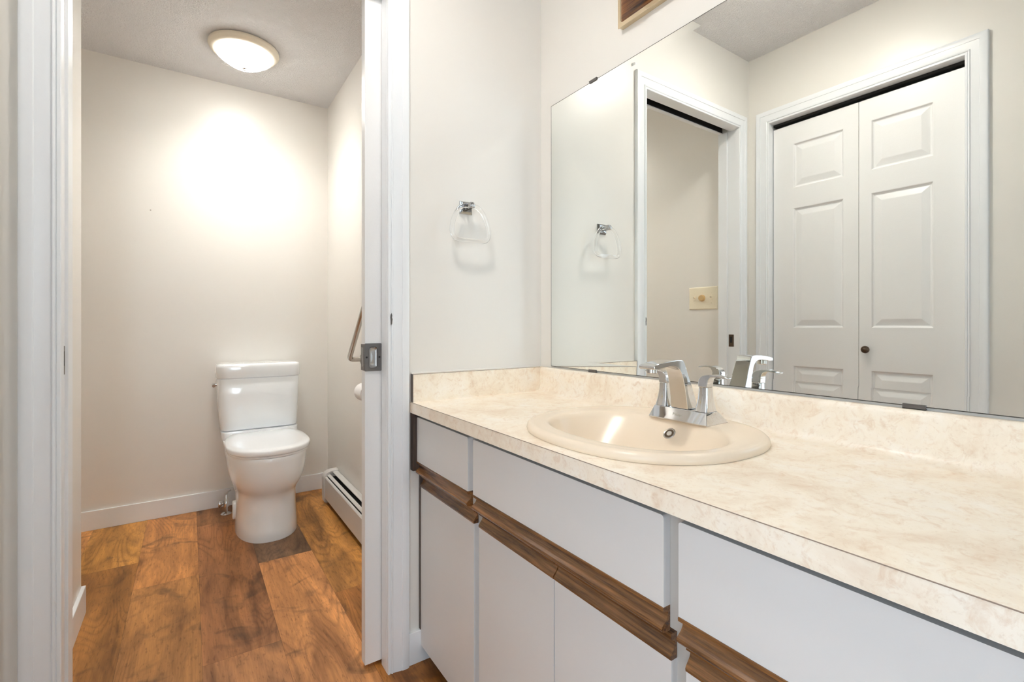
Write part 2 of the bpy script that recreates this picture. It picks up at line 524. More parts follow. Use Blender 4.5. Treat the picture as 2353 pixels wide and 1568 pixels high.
# ------------------------------------------------------------------ casings, jambs
PROF = [(0, 0), (0, .0095), (.0015, .011), (.0065, .011), (.0075, .0085), (.009, .0085), (.0098, .012), (.0125, .0135), (.0140, .0125),
        (.0150, .0095), (.0175, .0105), (.026, .0125), (.036, .0145), (.0400, .0150), (.0410, .0170), (.047, .0178), (.057, .0172),
        (.0620, .0150), (.0635, .012), (.0635, 0)]
PROF = [(u * 1.04, n) for u, n in PROF]
def casing(a0, a1, zt, f):
    """a0<a1: the opening edges; f(a, z, n) -> world"""
    mb = MB(); rings = []
    for (u, n) in PROF:
        rings.append([f(a0 - u, 0.0, n), f(a0 - u, zt + u, n), f(a1 + u, zt + u, n), f(a1 + u, 0.0, n)])
    mb.loft(rings, closed=False)
    L = len(PROF); 
    mb.face([i * 4 for i in range(L)]); mb.face([i * 4 + 3 for i in range(L)])
    return mb
m = casing(XJ0, XJ1, ZH, lambda a, z, n: (a, YD - n, z))
struct('trim_1', m, M_TRIM, 'white moulded casing around the pocket doorway', 'door casing', smooth=True, angle=25)
m = casing(CY0, CY1, CZ, lambda a, z, n: (XL + n, a, z))
struct('trim_2', m, M_TRIM, 'white moulded casing around the bifold closet doors', 'door casing', smooth=True, angle=25)

# pocket door jamb
m = MB()
m.box(XJ0 - .012, XJ0, YD, 1.404, 0, ZH)                       # front strip
m.box(XJ0 - .012, XJ0 - .006, 1.404, 1.450, 0, 2.12)                  # recess
m.box(XJ0 - .012, XJ0, 1.450, YD2 + .001, 0, ZH)                      # rear strip
m.box(XJ0 - .012, XJ1, YD, 1.4335, ZH, ZH + .012)              # head, front
m.box(XJ0 - .012, XJ1, 1.478, YD2 + .001, ZH, ZH + .012)              # head, rear
m.box(XJ1 - .0008, XJ1 + .010, 1.4768, YD2 + .001, 0, ZH)
jamb = struct('trim_3', m, M_TRIM, 'white split jamb lining the pocket doorway', 'door jamb')
m = MB().box(XJ1 - .0006, XJ1 + .010, YD, 1.4345, 0, ZH)
obj('jamb_lining', m, M_TRIM, jamb)
m = MB().box(XJ0 - .0062, XJ0 - .0042, 1.4135, 1.4415, 0.930, 0.994)
sp = obj('strike_plate', m, M_BRONZE, jamb, bevel=.001); sp['label'] = 'bronze strike plate'
m = MB().box(XJ0 - .0044, XJ0 - .0038, 1.422, 1.434, 0.950, 0.982)
obj('strike_slot', m, M_DARKGAP, jamb)
m = MB().box(XJ0 + .0, XJ1 - .004, 1.434, 1.478, 2.096, 2.10).box(XJ0, XJ1 - .004, 1.434, 1.4365, 2.068, 2.10).box(XJ0, XJ1 - .004, 1.4752, 1.4778, 2.068, 2.10)
tr = obj('door_track', m, M_DARKGAP, jamb)  # track coloured black to paint the slot's darkness, as light gets in

# pocket door
m = MB().box(0.4385, 1.03, 1.4390, 1.4725, 0.012, 2.066)
d1 = struct('door_1', m, M_DOORW, 'white pocket door slid into the wall, only its edge showing', 'door', bevel=0.0012, seg=1)
# the pull: plate on the face wrapping onto the edge
def rrect(x0, x1, z0, z1, r, n=5):
    pts = []
    for cx_, cz_, a0 in ((x1 - r, z1 - r, 0), (x0 + r, z1 - r, 90), (x0 + r, z0 + r, 180), (x1 - r, z0 + r, 270)):
        for k in range(n + 1):
            a = R(a0 + 90 * k / n); pts.append((cx_ + r * math.cos(a), cz_ + r * math.sin(a)))
    return pts
fx0, fx1, fz0, fz1 = 0.4370, 0.4885, 0.9015, 0.9855
out = rrect(fx0, fx1, fz0, fz1, .003, 6); inn = rrect(0.449, 0.475, 0.910, 0.975, .0085, 6)
m = MB()
y = 1.4390
m.loft([[(p[0], y, p[1]) for p in out], [(p[0], y - .0042, p[1]) for p in out], [(p[0], y - .0045, p[1]) for p in inn],
        [(0.462 + (p[0] - .462) * .95, y - .0020, 0.9425 + (p[1] - .9425) * .97) for p in inn],
        [(0.462 + (p[0] - .462) * .84, y - .0004, 0.9425 + (p[1] - .9425) * .93) for p in inn]], True, False, True)
fp = obj('flush_pull', m, M_PEWTER, d1, smooth=True, angle=30)
mc = MB()
c0 = [(0.462 + (p[0] - .462) * .94, 0.9425 + (p[1] - .9425) * .965) for p in inn]
mc.loft([[(p[0], y - .0030, p[1]) for p in c0], [(0.462 + (p[0] - .462) * .8, y - .0008, 0.9425 + (p[1] - .9425) * .86) for p in c0],
         [(0.462 + (p[0] - .462) * .45, y - .0012, 0.9425 + (p[1] - .9425) * .6) for p in c0], [(0.462 + (p[0] - .462) * .1, y - .0022, 0.9425 + (p[1] - .9425) * .2) for p in c0]], True, False, True)
obj('pull_cup', mc, plain('worn_nickel', (0.42, 0.41, 0.40, 1), 0.24, 0.95), fp, smooth=True, angle=60); fp['label'] = 'dark pewter flush pull with recessed cup'
m = MB().box(0.4362, 0.4388, 1.4388, 1.4722, 0.9035, 0.9835)
ep = obj('edge_plate', m, M_PEWTER, d1, bevel=.0006)
m = MB().box(0.4356, 0.4364, 1.4545, 1.4605, 0.915, 0.972)
obj('latch_slot', m, M_NICKEL, ep)
for sx in (0.4425, 0.4815):
    m = MB().lathe([(.0030, -.0048), (.0030, -.0040), (0.0012, -.0046)], (sx, 1.4390, 0.9435), 'Y', 14)
    obj('screw', m, M_DARKGAP, fp)
# chipped paint on the casing
m = MB()
random.seed(2)
pts = []
for k in range(18):
    a = 2 * PI * k / 18
    pts.append((0.4985 + math.cos(a) * (.0016 + random.random() * .0016), 1.0585 + math.sin(a) * (.015 + random.random() * .006)))
m.prism(pts, 'Y', YD - .0134, YD - .0112)
ch = obj('chip', m, plain('chipped_paint', (.10, .095, .09, 1), .7), bpy.data.objects['trim_1']); ch['label'] = 'dark chip in the white paint'

# closet jamb, track and bifold doors
m = MB()
m.box(XL - .11, XL, CY0 - .012, CY0, 0, CZ)
m.box(XL - .11, XL, CY1, CY1 + .012, 0, CZ)
m.box(XL - .11, XL, CY0 - .012, CY1 + .012, CZ, CZ + .012)
jc = struct('trim_4', m, M_TRIM, 'white jamb lining the closet opening', 'door jamb')
m = MB().box(XL - .065, XL - .035, CY0, CY1, CZ - .012, CZ - .0005)
obj('closet_track', m, M_DARKGAP, jc)

def leaf(y0, y1, py0, py1, z0, z1, x):
    """bifold leaf facing +X with three raised panels"""
    mb = MB()
    pz = [(0.20, 0.841), (1.030, 1.624), (1.727, 1.945)]
    # stiles, rails as faces of the front
    zs = [z0]
    for a, b in pz: zs += [a, b]
    zs.append(z1)
    for i in range(len(zs) - 1):
        za, zb = zs[i], zs[i + 1]
        mb.quad((x, y0, za), (x, py0, za), (x, py0, zb), (x, y0, zb))
        mb.quad((x, py1, za), (x, y1, za), (x, y1, zb), (x, py1, zb))
        if i % 2 == 0:
            mb.quad((x, py0, za), (x, py1, za), (x, py1, zb), (x, py0, zb))
    for a, b in pz:
        rings = []
        for ins, dep in ((0, 0), (.002, -.0012), (.005, -.0070), (.008, -.0090), (.012, -.0090), (.015, -.0080), (.037, -.0012), (.040, -.0008)):
            rings.append([(x + dep, py0 + ins, a + ins), (x + dep, py1 - ins, a + ins), (x + dep, py1 - ins, b - ins), (x + dep, py0 + ins, b - ins)])
        mb.loft(rings, True, False, True)
    xb = x - .032
    mb.quad((xb, y0, z0), (xb, y1, z0), (xb, y1, z1), (xb, y0, z1))
    for (p, q) in (((y0, z0), (y1, z0)), ((y1, z0), (y1, z1)), ((y1, z1), (y0, z1)), ((y0, z1), (y0, z0))):
        mb.quad((x, p[0], p[1]), (x, q[0], q[1]), (xb, q[0], q[1]), (xb, p[0], p[1]))
    return mb
XLEAF = -0.360
d2 = bpy.data.objects.new('door_2', None); COL.objects.link(d2)
d2.location = (XLEAF, (CY0 + CY1) / 2, 0.01); ORG['door_2'] = Vector(d2.location)
d2['kind'] = 'structure'; d2['label'] = 'white bifold closet door with six raised panels'; d2['category'] = 'door'
obj('door_leaf', leaf(0.8988, CY1 - .004, 0.9587, 1.177, .01, 2.043, XLEAF), M_DOORW, d2)
l2 = obj('door_leaf', leaf(CY0 + .004, 0.8968, 0.6385, 0.8506, .01, 2.043, XLEAF), M_DOORW, d2)
m = MB().lathe([(.007, 0), (.006, .006), (.005, .012), (.012, .014), (.0155, .018), (.0165, .022), (.015, .026), (.011, .0275), (.0105, .0262), (.0065, .0272), (.004, .0295), (.001, .030)],
               (XLEAF, 0.866, 0.9345), 'X', 28)
kb = obj('door_knob', m, M_BRONZE, l2, smooth=True, angle=35); kb['label'] = 'round dark bronze knob'

# ------------------------------------------------------------------ VANITY
vt = thing('vanity_cabinet', 'long vanity cabinet with greige fronts and walnut finger pulls under the countertop', 'cabinet', (0.83, 0.60, 0))
VY0, VY1 = -0.165, YD - .001
XF1, XF2 = 0.590, 0.607       # face frame of the drawer band and of the doors
m = MB()
m.box(XF1, XF1 + .018, VY0, VY1, 0.592, 0.7715)
obj('drawer_frame', m, M_FRAMEW, vt)
m = MB()
m.box(XF2, XF2 + .018, VY0, VY1, 0.050, 0.592)
m.box(XF2 + .018, 1.065, VY0, VY0 + .016, 0.05, 0.772)
m.box(XF2 + .018, 1.065, VY1 - .016, VY1, 0.05, 0.772)
m.box(XF2 + .018, 1.065, VY0 + .016, VY1 - .016, 0.05, 0.066)
obj('body', m, M_FRAMEW, vt)
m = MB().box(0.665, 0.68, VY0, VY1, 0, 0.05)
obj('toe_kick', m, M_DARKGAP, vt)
m = MB().box(0.5625, XF1, 1.366, VY1, 0.597, 0.7715).box(0.5905, XF2, 1.378, VY1, 0.10, 0.597)
es = obj('end_strip', m, M_WALND, vt); es['label'] = 'dark walnut strip against the wall'

DPROF = [(.0150, 0), (-.0010, 0), (-.0016, -.0015), (-.0012, -.0055), (.0010, -.0072), (.0090, -.0088), (.0102, -.0115), (.0088, -.0165), (.0052, -.0215),
         (.0000, -.0250), (-.0035, -.0275), (-.0046, -.0305), (-.0036, -.0340), (-.0006, -.0368), (.0040, -.0378), (.0150, -.0378)]
PPROF = [(.0130, 0), (.0006, 0), (-.0004, -.0015), (-.0002, -.0085), (.0020, -.0105), (.0080, -.0130), (.0098, -.0165), (.0080, -.0215),
         (.0035, -.0270), (-.0006, -.0315), (-.0022, -.0350), (-.0014, -.0388), (.0010, -.0398), (.0130, -.0398)]
def front_panel(x, y0, y1, z0, z1, r, rnd_top):
    """slab with two rounded corners at the top; materials: face, edge"""
    pts = []
    n = 5
    if rnd_top:
        pts = [(y0, z0), (y1, z0)]
        for k in range(n + 1):
            a = R(90 * k / n); pts.append((y1 - r + r * math.cos(a), z1 - r + r * math.sin(a)))
        for k in range(n + 1):
            a = R(90 + 90 * k / n); pts.append((y0 + r + r * math.cos(a), z1 - r + r * math.sin(a)))
    else:
        pts = [(y0, z0), (y1, z0), (y1, z1), (y0, z1)]
    mb = MB(); N = len(pts)
    b = len(mb.v)
    T = .0145
    mb.v += [(x, p[0], p[1]) for p in pts] + [(x + T, p[0], p[1]) for p in pts]
    mb.face(range(N)); mb.face([N + k for k in range(N)])
    mb.cur = 1
    for k in range(N): mb.face((k, (k + 1) % N, N + (k + 1) % N, N + k))
    return mb
XD = 0.5750; XP = 0.5925
for (ya, yb) in ((1.0455, 1.3655), (0.453, 1.0195), (-0.139, 0.4275)):
    dr = obj('drawer', front_panel(XD, ya, yb, 0.6255, 0.7605, .005, True), [M_CAB, M_EDGE], vt)
    m = MB().prism([(XD + a, 0.6253 + b) for a, b in DPROF], 'Y', ya, yb)
    pu = obj('pull', m, M_WALN, dr, smooth=True, angle=32); pu['label'] = 'carved walnut finger pull'
for (ya, yb) in ((1.0455, 1.378), (0.7285, 1.0195), (0.453, 0.7255), (0.146, 0.4275), (-0.139, 0.143)):
    dr = obj('door', front_panel(XP, ya, yb, 0.052, 0.5405, .005, False), [M_CAB, M_EDGE], vt)
    m = MB().prism([(XP + a, 0.5803 + b) for a, b in PPROF], 'Y', ya, yb)
    pu = obj('pull', m, M_WALN, dr, smooth=True, angle=32); pu['label'] = 'carved walnut finger pull'

# countertop with the hole for the basin
ZC = 0.8052; ZCB = 0.7726; XC = 0.5608
SB = (0.818, 0.710, 0.228, 0.252)        # basin outline: centre x, y, half width x, half length y
def selli(cx_, cy_, a, b, z, n=64, e=2.3):
    r = []
    for k in range(n):
        t = 2 * PI * k / n; c, s = math.cos(t), math.sin(t)
        r.append((cx_ + a * math.copysign(abs(c) ** (2 / e), c), cy_ + b * math.copysign(abs(s) ** (2 / e), s), z))
    return r
ct = thing('countertop', 'beige mottled laminate countertop with raised backsplash on the vanity', 'countertop', (0.81, 0.60, ZCB))
m = MB()
CYA, CYB = -0.17, YD - .0008
XB = XM - .0012
hy0, hy1 = 0.43, 0.99
def top_rect(x0, x1, y0, y1):
    m.quad((x0, y0, ZC), (x1, y0, ZC), (x1, y1, ZC), (x0, y1, ZC))
top_rect(XC, XB, CYA, hy0); top_rect(XC, XB, hy1, CYB)
hole = selli(SB[0] - .01, SB[1], 0.195, 0.225, ZC, 64)
cx_, cy_ = SB[0] - .01, (hy0 + hy1) / 2
rect = []
for k in range(64):
    p = hole[k]; dx, dy = p[0] - cx_, p[1] - cy_
    tx = ((XB - cx_) / dx) if dx > 1e-9 else ((XC - cx_) / dx if dx < -1e-9 else 1e9)
    ty = ((hy1 - cy_) / dy) if dy > 1e-9 else ((hy0 - cy_) / dy if dy < -1e-9 else 1e9)
    t = min(tx, ty); rect.append([cx_ + dx * t, cy_ + dy * t, ZC])
for cxn, cyn in ((XB, hy1), (XC, hy1), (XC, hy0), (XB, hy0)):
    k = min(range(64), key=lambda i: (rect[i][0] - cxn) ** 2 + (rect[i][1] - cyn) ** 2); rect[k] = [cxn, cyn, ZC]
m.loft([rect, hole, [(p[0], p[1], ZCB) for p in hole]])
m.quad((XC, CYA, ZCB), (XC, CYA, ZC), (XC, CYB, ZC), (XC, CYB, ZCB))
m.quad((XC, CYA, ZCB), (XC, CYA, ZC), (XB, CYA, ZC), (XB, CYA, ZCB))
m.quad((XC, CYB, ZCB), (XC, CYB, ZC), (XB, CYB, ZC), (XB, CYB, ZCB))
m.quad((XC, CYA, ZCB), (XC + .03, CYA, ZCB), (XC + .03, CYB, ZCB), (XC, CYB, ZCB))
obj('worktop', m, M_LAM, ct)
m = MB().box(XC - .0004, XC + .0006, CYA, CYB, ZC - .0008, ZC + .0002)
sm = obj('edge_seam', m, plain('brown_seam', (.30, .22, .17, 1), .6), ct)
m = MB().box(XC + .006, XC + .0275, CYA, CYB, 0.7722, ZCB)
obj('shadow_gap_strip', m, M_DARKGAP, ct)  # black strip painting the shadow line under the counter edge
# backsplash: coved foot, rolled top
SZ = 0.8905
bp = [(XB, ZC), (1.018, ZC), (1.030, ZC + .0008), (1.040, ZC + .004), (1.0455, ZC + .0105), (1.0475, ZC + .020)]
bp += [(1.0475, SZ - .016), (1.0482, SZ - .010), (1.0505, SZ - .005), (1.0540, SZ - .0014), (1.0585, SZ), (XB, SZ)]
m = MB().prism(bp, 'Y', CYA, YD - .021)
obj('backsplash', m, M_LAM, ct, smooth=True, angle=35)
m = MB().box(XC + .003, XB, YD - .020, YD - .0008, ZC, SZ + .0008)
ss = obj('side_splash', m, M_LAM, ct)
m = MB().box(XC + .0028, XC + .0035, YD - .0200, YD - .0008, ZCB, SZ + .0008)
m.box(XC + .003, 1.05, YD - .0206, YD - .0199, SZ - .0002, SZ + .0012)
obj('edge_seam', m, plain('dark_laminate_seam', (.20, .17, .15, 1), .6), ss)
# bead of caulk along the side splash
m = MB().tube([(XC + .004, YD - .003, SZ + .002), (0.8, YD - .003, SZ + .0025), (1.055, YD - .003, SZ + .002), (1.064, YD - .006, SZ + .001)], .0032, 8)
obj('caulk', m, M_CAULK, ct, smooth=True)

# basin
bs = thing('sink_basin', 'oval bisque porcelain basin set into the beige countertop', 'sink', (SB[0], SB[1], ZC))
rings = []
def ring(cx_, cy_, a, b, z, e=2.3): rings.append(selli(cx_, cy_, a, b, z, 72, e))
ring(SB[0], SB[1], .2265, .2505, ZC + .0003)
ring(SB[0], SB[1], .2280, .2520, ZC + .004)
ring(SB[0], SB[1], .2265, .2505, ZC + .011)
ring(SB[0], SB[1], .2220, .2460, ZC + .0155)
ring(SB[0], SB[1], .2160, .2395, ZC + .0170)
ring(SB[0] - .002, SB[1], .2100, .2330, ZC + .0165)
ring(SB[0] - .012, SB[1] - .001, .1850, .2210, ZC + .0158, 2.25)
ring(SB[0] - .024, SB[1] - .003, .1600, .2120, ZC + .0155, 2.2)
for fx, rxx, hy, zz, ee in ((.638, .938, .207, .0145, 2.2), (.6425, .9325, .202, .0110, 2.2), (.646, .9240, .197, .0030, 2.2), (.652, .9085, .189, -.0130, 2.2),
                        (.660, .8860, .178, -.0340, 2.2), (.674, .8580, .160, -.0600, 2.2), (.698, .8260, .130, -.0880, 2.2), (.728, .8000, .090, -.1080, 2.1),
                        (.756, .7920, .042, -.1185, 2.0), (.763, .8090, .023, -.1210, 2.0)):
    ring((fx + rxx) / 2, SB[1] - .004, (rxx - fx) / 2, hy, ZC + zz, ee)
m = MB().loft(rings, True, False, False)
obj('bowl', m, M_BISQUE, bs, smooth=True, angle=60)
m = MB().lathe([(.023, 0), (.0215, .002), (.017, .0015), (.016, -.003), (.004, -.004)], (.786, SB[1] - .004, ZC - .1210), 'Z', 28, False, True)
dr_ = obj('drain', m, M_CHROME, bs, smooth=True)
# overflow ring on the rear bowl wall
oc = Vector((0.9085, 0.7000, ZC - .0130))
nrm = Vector((-0.70, 0.0, 0.71)).normalized()
def disc_obj(prof, c, n_, name, mat, parent):
    mb = MB().lathe(prof, (0, 0, 0), 'Z', 28)
    q = Vector((0, 0, 1)).rotation_difference(n_)
    mb.v = [tuple(q @ Vector(v) + c) for v in mb.v]
    return obj(name, mb, mat, parent, smooth=True, angle=35)
ovr = disc_obj([(.0145, -.004), (.0148, .0008), (.0132, .0018), (.0116, .0012), (.0110, .0002)], oc, nrm, 'overflow_ring', M_NICKEL, bs)
disc_obj([(.0112, .0000), (.0108, .0006), (.0005, .0006)], oc, nrm, 'overflow_hole', M_BRONZE, ovr)
disc_obj([(.0066, .0005), (.0062, .0013), (.0005, .0013)], oc, nrm, 'overflow_emblem', M_NICKEL, ovr)

# faucet
ft = thing('faucet', 'chrome two-handle centreset faucet on the rear of the basin', 'faucet', (0.965, 0.692, ZC + .016))
ZB = ZC + .0155; ZT = 0.8480
bx0, bx1, by0, by1 = 0.9215, 1.0020, 0.6135, 0.7705
tx0, tx1, ty0, ty1 = 0.9320, 0.9765, 0.6220, 0.7620
def rr3(x0, x1, y0, y1, z, r, n=3):
    return [(p[0], p[1], z) for p in rrect(x0, x1, y0, y1, r, n)]
m = MB().loft([rr3(bx0, bx1, by0, by1, ZB - .0005, .002), rr3(bx0, bx1, by0, by1, ZB + .002, .002), rr3(tx0, tx1, ty0, ty1, ZT - .001, .0015), rr3(tx0 + .001, tx1 - .001, ty0 + .001, ty1 - .001, ZT, .0012)], True, True, True)
fb = obj('base', m, M_CHROME, ft, smooth=True, angle=20)
def lerp(a, b, t): return a + (b - a) * t
def handle(yc, sgn):
    # flared square column
    rg = []
    for t in [k / 10 for k in range(11)]:
        z = lerp(ZT + .0004, 0.9015, t); q = 1 - (1 - t) ** 2.0
        w = lerp(.0155, .0112, q); x0 = lerp(.9335, .9425, q); x1 = lerp(.9750, .9665, q)
        rg.append(rr3(x0, x1, yc - w, yc + w, z, .0040, 3))
    st = obj('handle_stem', MB().loft(rg, True, True, True), M_CHROME, ft, smooth=True, angle=35)
    # lever: side profile (distance from the stem axis, height) swept across the width, thinning to a blade
    side = [(-.0112, .9025), (-.0112, .9120), (-.0098, .9185), (-.0060, .9240), (.0000, .9275), (.0080, .9298), (.0200, .9312), (.0340, .9308), (.0480, .9290), (.0560, .9272),
            (.0572, .9255), (.0560, .9240), (.0480, .9248), (.0360, .9262), (.0240, .9262), (.0170, .9235), (.0132, .9180), (.0115, .9110), (.0112, .9025)]
    def hw(d): return lerp(.0120, .0078, max(0, min(1, (d + .002) / .05)))
    m = MB(); n = len(side)
    m.loft([[(.9545 - hw(d), yc + sgn * d, z) for d, z in side], [(.9545 + hw(d), yc + sgn * d, z) for d, z in side]], True, True, True)
    lv = obj('lever', m, M_CHROME, ft, smooth=True, bevel=.0012, seg=2, angle=40)
    return st
handle(0.6380, -1); handle(0.7460, 1)
# spout: a leaning slab that sweeps forward into a flat blade
side = [(.9720, ZT + .0004), (.9640, .8700), (.9540, .8950), (.9430, .9200), (.9330, .9420), (.9262, .9560), (.9225, .9600), (.9160, .9616), (.9000, .9622), (.8800, .9612), (.8600, .9594),
        (.8400, .9566), (.8260, .9540), (.8215, .9520), (.8205, .9470), (.8230, .9440), (.8350, .9440), (.8550, .9468), (.8750, .9490), (.8900, .9486), (.9010, .9455), (.9095, .9390),
        (.9155, .9300), (.9200, .9180), (.9240, .9020), (.9275, .8850), (.9310, .8660), (.9335, ZT + .0004)]
def hws(x, z): return lerp(.0232, .0198, max(0, min(1, (z - ZT) / .09))) + max(0, (.90 - x)) * .022
m = MB().loft([[(x, .692 - hws(x, z), z) for x, z in side], [(x, .692 + hws(x, z), z) for x, z in side]], True, True, True)
obj('spout', m, M_CHROME, ft, smooth=True, bevel=.0016, seg=3, angle=40)
m = MB().lathe([(.0105, .008), (.0115, .002), (.0115, -.0045), (.0100, -.006), (.0080, -.0055), (.002, -.004)], (0.838, 0.692, 0.9405), 'Z', 24)
obj('aerator', m, M_NICKEL, ft, smooth=True, angle=35)
# maker's name, faint on the sloping front of the base
cu = bpy.data.curves.new('logo_text', 'FONT'); cu.body = 'Pfister'; cu.size = .0095; cu.extrude = .00008; cu.align_x = 'CENTER'; cu.align_y = 'CENTER'
tmp = bpy.data.objects.new('tmp_text', cu); COL.objects.link(tmp)
bpy.context.view_layer.update()
me = bpy.data.meshes.new_from_object(tmp.evaluated_get(bpy.context.evaluated_depsgraph_get()))
COL.objects.unlink(tmp); bpy.data.objects.remove(tmp)
me.name = 'logo'; me.materials.clear(); me.materials.append(plain('etched_mark', (.62, .60, .52, 1), .3, .8))
lg = bpy.data.objects.new('logo', me); COL.objects.link(lg); lg.parent = fb
sl = math.atan2(ZT - ZB, tx0 - bx0)
xa = Vector((0, -1, 0)); za = Vector((-math.sin(sl), 0, math.cos(sl))); ya_ = za.cross(xa)
mw = Matrix((xa, ya_, za)).transposed().to_4x4()
mw.translation = Vector(((bx0 + tx0) / 2, 0.6925, (ZB + ZT) / 2 + .0005)) + za * .0003 - ORG[ft.name]
lg.matrix_local = mw

# ------------------------------------------------------------------ MIRROR
mt = thing('vanity_mirror', 'wide wall mirror above the backsplash showing the white closet doors', 'mirror', (XM - .003, 0.57, 0.8955))
MY0, MY1, MZ0, MZ1 = -0.17, 1.323, 0.8955, 1.8187
xf = XM - .0050
def mrect(ins, x): return [(x, MY0 + ins, MZ0 + ins), (x, MY1 - ins, MZ0 + ins), (x, MY1 - ins, MZ1 - ins), (x, MY0 + ins, MZ1 - ins)]
m = MB().loft([mrect(.0012, xf - .00060), mrect(.0262, xf)], True, False, True)
obj('glass', m, M_MIRROR, mt)
m = MB().loft([mrect(0, XM - .0002), mrect(0, xf - .0006), mrect(.0016, xf - .0007)], True, True, False)
obj('glass_edge', m, M_MEDGE, mt)
def clip(yc, zc, up):
    m = MB()
    z0, z1 = (zc - .0045, zc + .004) if not up else (zc - .004, zc + .0045)
    m.box(xf - .0035, xf - .0012, yc - .0165, yc + .0165, z0, z1)
    if up: m.box(xf - .0035, XM - .0002, yc - .0165, yc + .0165, z1 - .0015, z1)
    else: m.box(xf - .0035, XM - .0002, yc - .0165, yc + .0165, z0, z0 + .0015)
    obj('clip', m, M_PEWTER, mt, bevel=.0005, seg=1)
clip(1.112, MZ0, False); clip(0.299, MZ0, False); clip(1.109, MZ1, True); clip(0.299, MZ1, True)

# ------------------------------------------------------------------ VANITY LIGHT BAR
vl = thing('vanity_light', 'brass and walnut light bar on the wall above the mirror', 'wall lamp', (XM, 0.67, 1.917))
LY0, LY1, LZ0, LZ1 = 0.36, 0.991, 1.917, 2.068
xo = 1.0495
def lrect(ins, x, r): return [(x, p[0], p[1]) for p in rrect(LY0 + ins, LY1 - ins, LZ0 + ins, LZ1 - ins, r, 4)]
m = MB().loft([lrect(.002, XM - .0005, .001), lrect(.002, xo + .004, .001), lrect(0, xo + .003, .001), lrect(0, xo, .001), lrect(.0115, xo - .0006, .008), lrect(.0125, xo + .004, .008)], True, True, False)
obj('frame', m, M_BRASS, vl, smooth=True, angle=25)
m = MB().loft([lrect(.012, xo + .0035, .008), lrect(.0122, xo + .002, .008)], True, True, True)
obj('wood_inset', m, M_WALNF, vl)
for k in range(4):
    yy = 0.9120 - k * 0.158
    m = MB().lathe([(.028, -.004), (.028, .003), (.022, .008), (.0185, .022), (.018, .036)], (xo + .002, yy, 1.998), 'X', 28)
    m.v = [(2 * (xo + .002) - v[0], v[1], v[2]) for v in m.v]
    so = obj('socket', m, M_BRASS, vl, smooth=True, angle=35)
    pr = [(.016, .030)] + [(.040 * math.sin(a), .070 - .040 * math.cos(a)) for a in [R(25 + 155 * j / 14) for j in range(15)]]
    m = MB().lathe(pr, (xo + .002, yy, 1.998), 'X', 28)
    m.v = [(2 * (xo + .002) - v[0], v[1], v[2]) for v in m.v]
    obj('bulb', m, M_GLOBE, so, smooth=True)

# ------------------------------------------------------------------ TOWEL RING
tr_ = thing('towel_ring', 'clear acrylic towel ring on a chrome mount beside the mirror', 'towel ring', (0.757, YD, 1.425))
TX, TZ = 0.7545, 1.4270
m = MB()
m.loft([[(TX + a * .0225, YD - .0005, TZ + b * .0205) for a, b in ((-1, -1), (1, -1), (1, 1), (-1, 1))],
        [(TX + a * .0225, YD - .005, TZ + b * .0205) for a, b in ((-1, -1), (1, -1), (1, 1), (-1, 1))],
        [(TX + a * .0190, YD - .0075, TZ + b * .0170) for a, b in ((-1, -1), (1, -1), (1, 1), (-1, 1))],
        [(TX + a * .0190, YD - .011, TZ + b * .0170) for a, b in ((-1, -1), (1, -1), (1, 1), (-1, 1))],
        [(TX + a * .0165, YD - .0125, TZ + b * .0145) for a, b in ((-1, -1), (1, -1), (1, 1), (-1, 1))]], True, True, True)
M_CHROMED = plain('chrome_dark_reflection', (0.42, 0.42, 0.42, 1), 0.08, 1.0)  # chrome darkened to stand in for dark surroundings it would reflect
obj('mount_plate', m, M_CHROMED, tr_)
m = MB().box(TX - .0085, TX + .0085, YD - .0505, YD - .012, TZ - .008, TZ + .0105)
pb = obj('post', m, M_CHROMED, tr_, bevel=.003)
m = MB().lathe([(.0055, 0), (.0060, .004), (.0045, .007), (.002, .008)], (TX, YD - .0505, TZ - .001), 'Y', 16)
m.v = [(v[0], 2 * (YD - .0505) - v[1], v[2]) for v in m.v]
obj('set_screw', m, M_CHROME, pb, smooth=True)
# ring centreline: flat bottom, rounded shoulders
cp = [(0, 0.000), (.026, -.003), (.045, -.018), (.060, -.046), (.0675, -.078), (.064, -.100), (.050, -.1115), (.022, -.1135),
      (-.022, -.1135), (-.050, -.1115), (-.064, -.100), (-.0675, -.078), (-.060, -.046), (-.045, -.018), (-.026, -.003)]
def catmull(P_, sub=6):
    out_ = []; n = len(P_)
    for i in range(n):
        p0, p1, p2, p3 = (Vector(P_[(i + k) % n]) for k in (-1, 0, 1, 2))
        for j in range(sub):
            t = j / sub
            out_.append(0.5 * ((2 * p1) + (p2 - p0) * t + (2 * p0 - 5 * p1 + 4 * p2 - p3) * t * t + (3 * p1 - p0 - 3 * p2 + p3) * t ** 3))
    return out_
pts = [(TX + p[0] * 1.0, YD - .034 - .004 * (p[1] / -.11), TZ + .001 + p[1]) for p in catmull([(a, b) for a, b in cp])]
m = MB().tube(pts, .0074, 14, closed=True)
obj('ring', m, M_ACRYL, tr_, smooth=True)

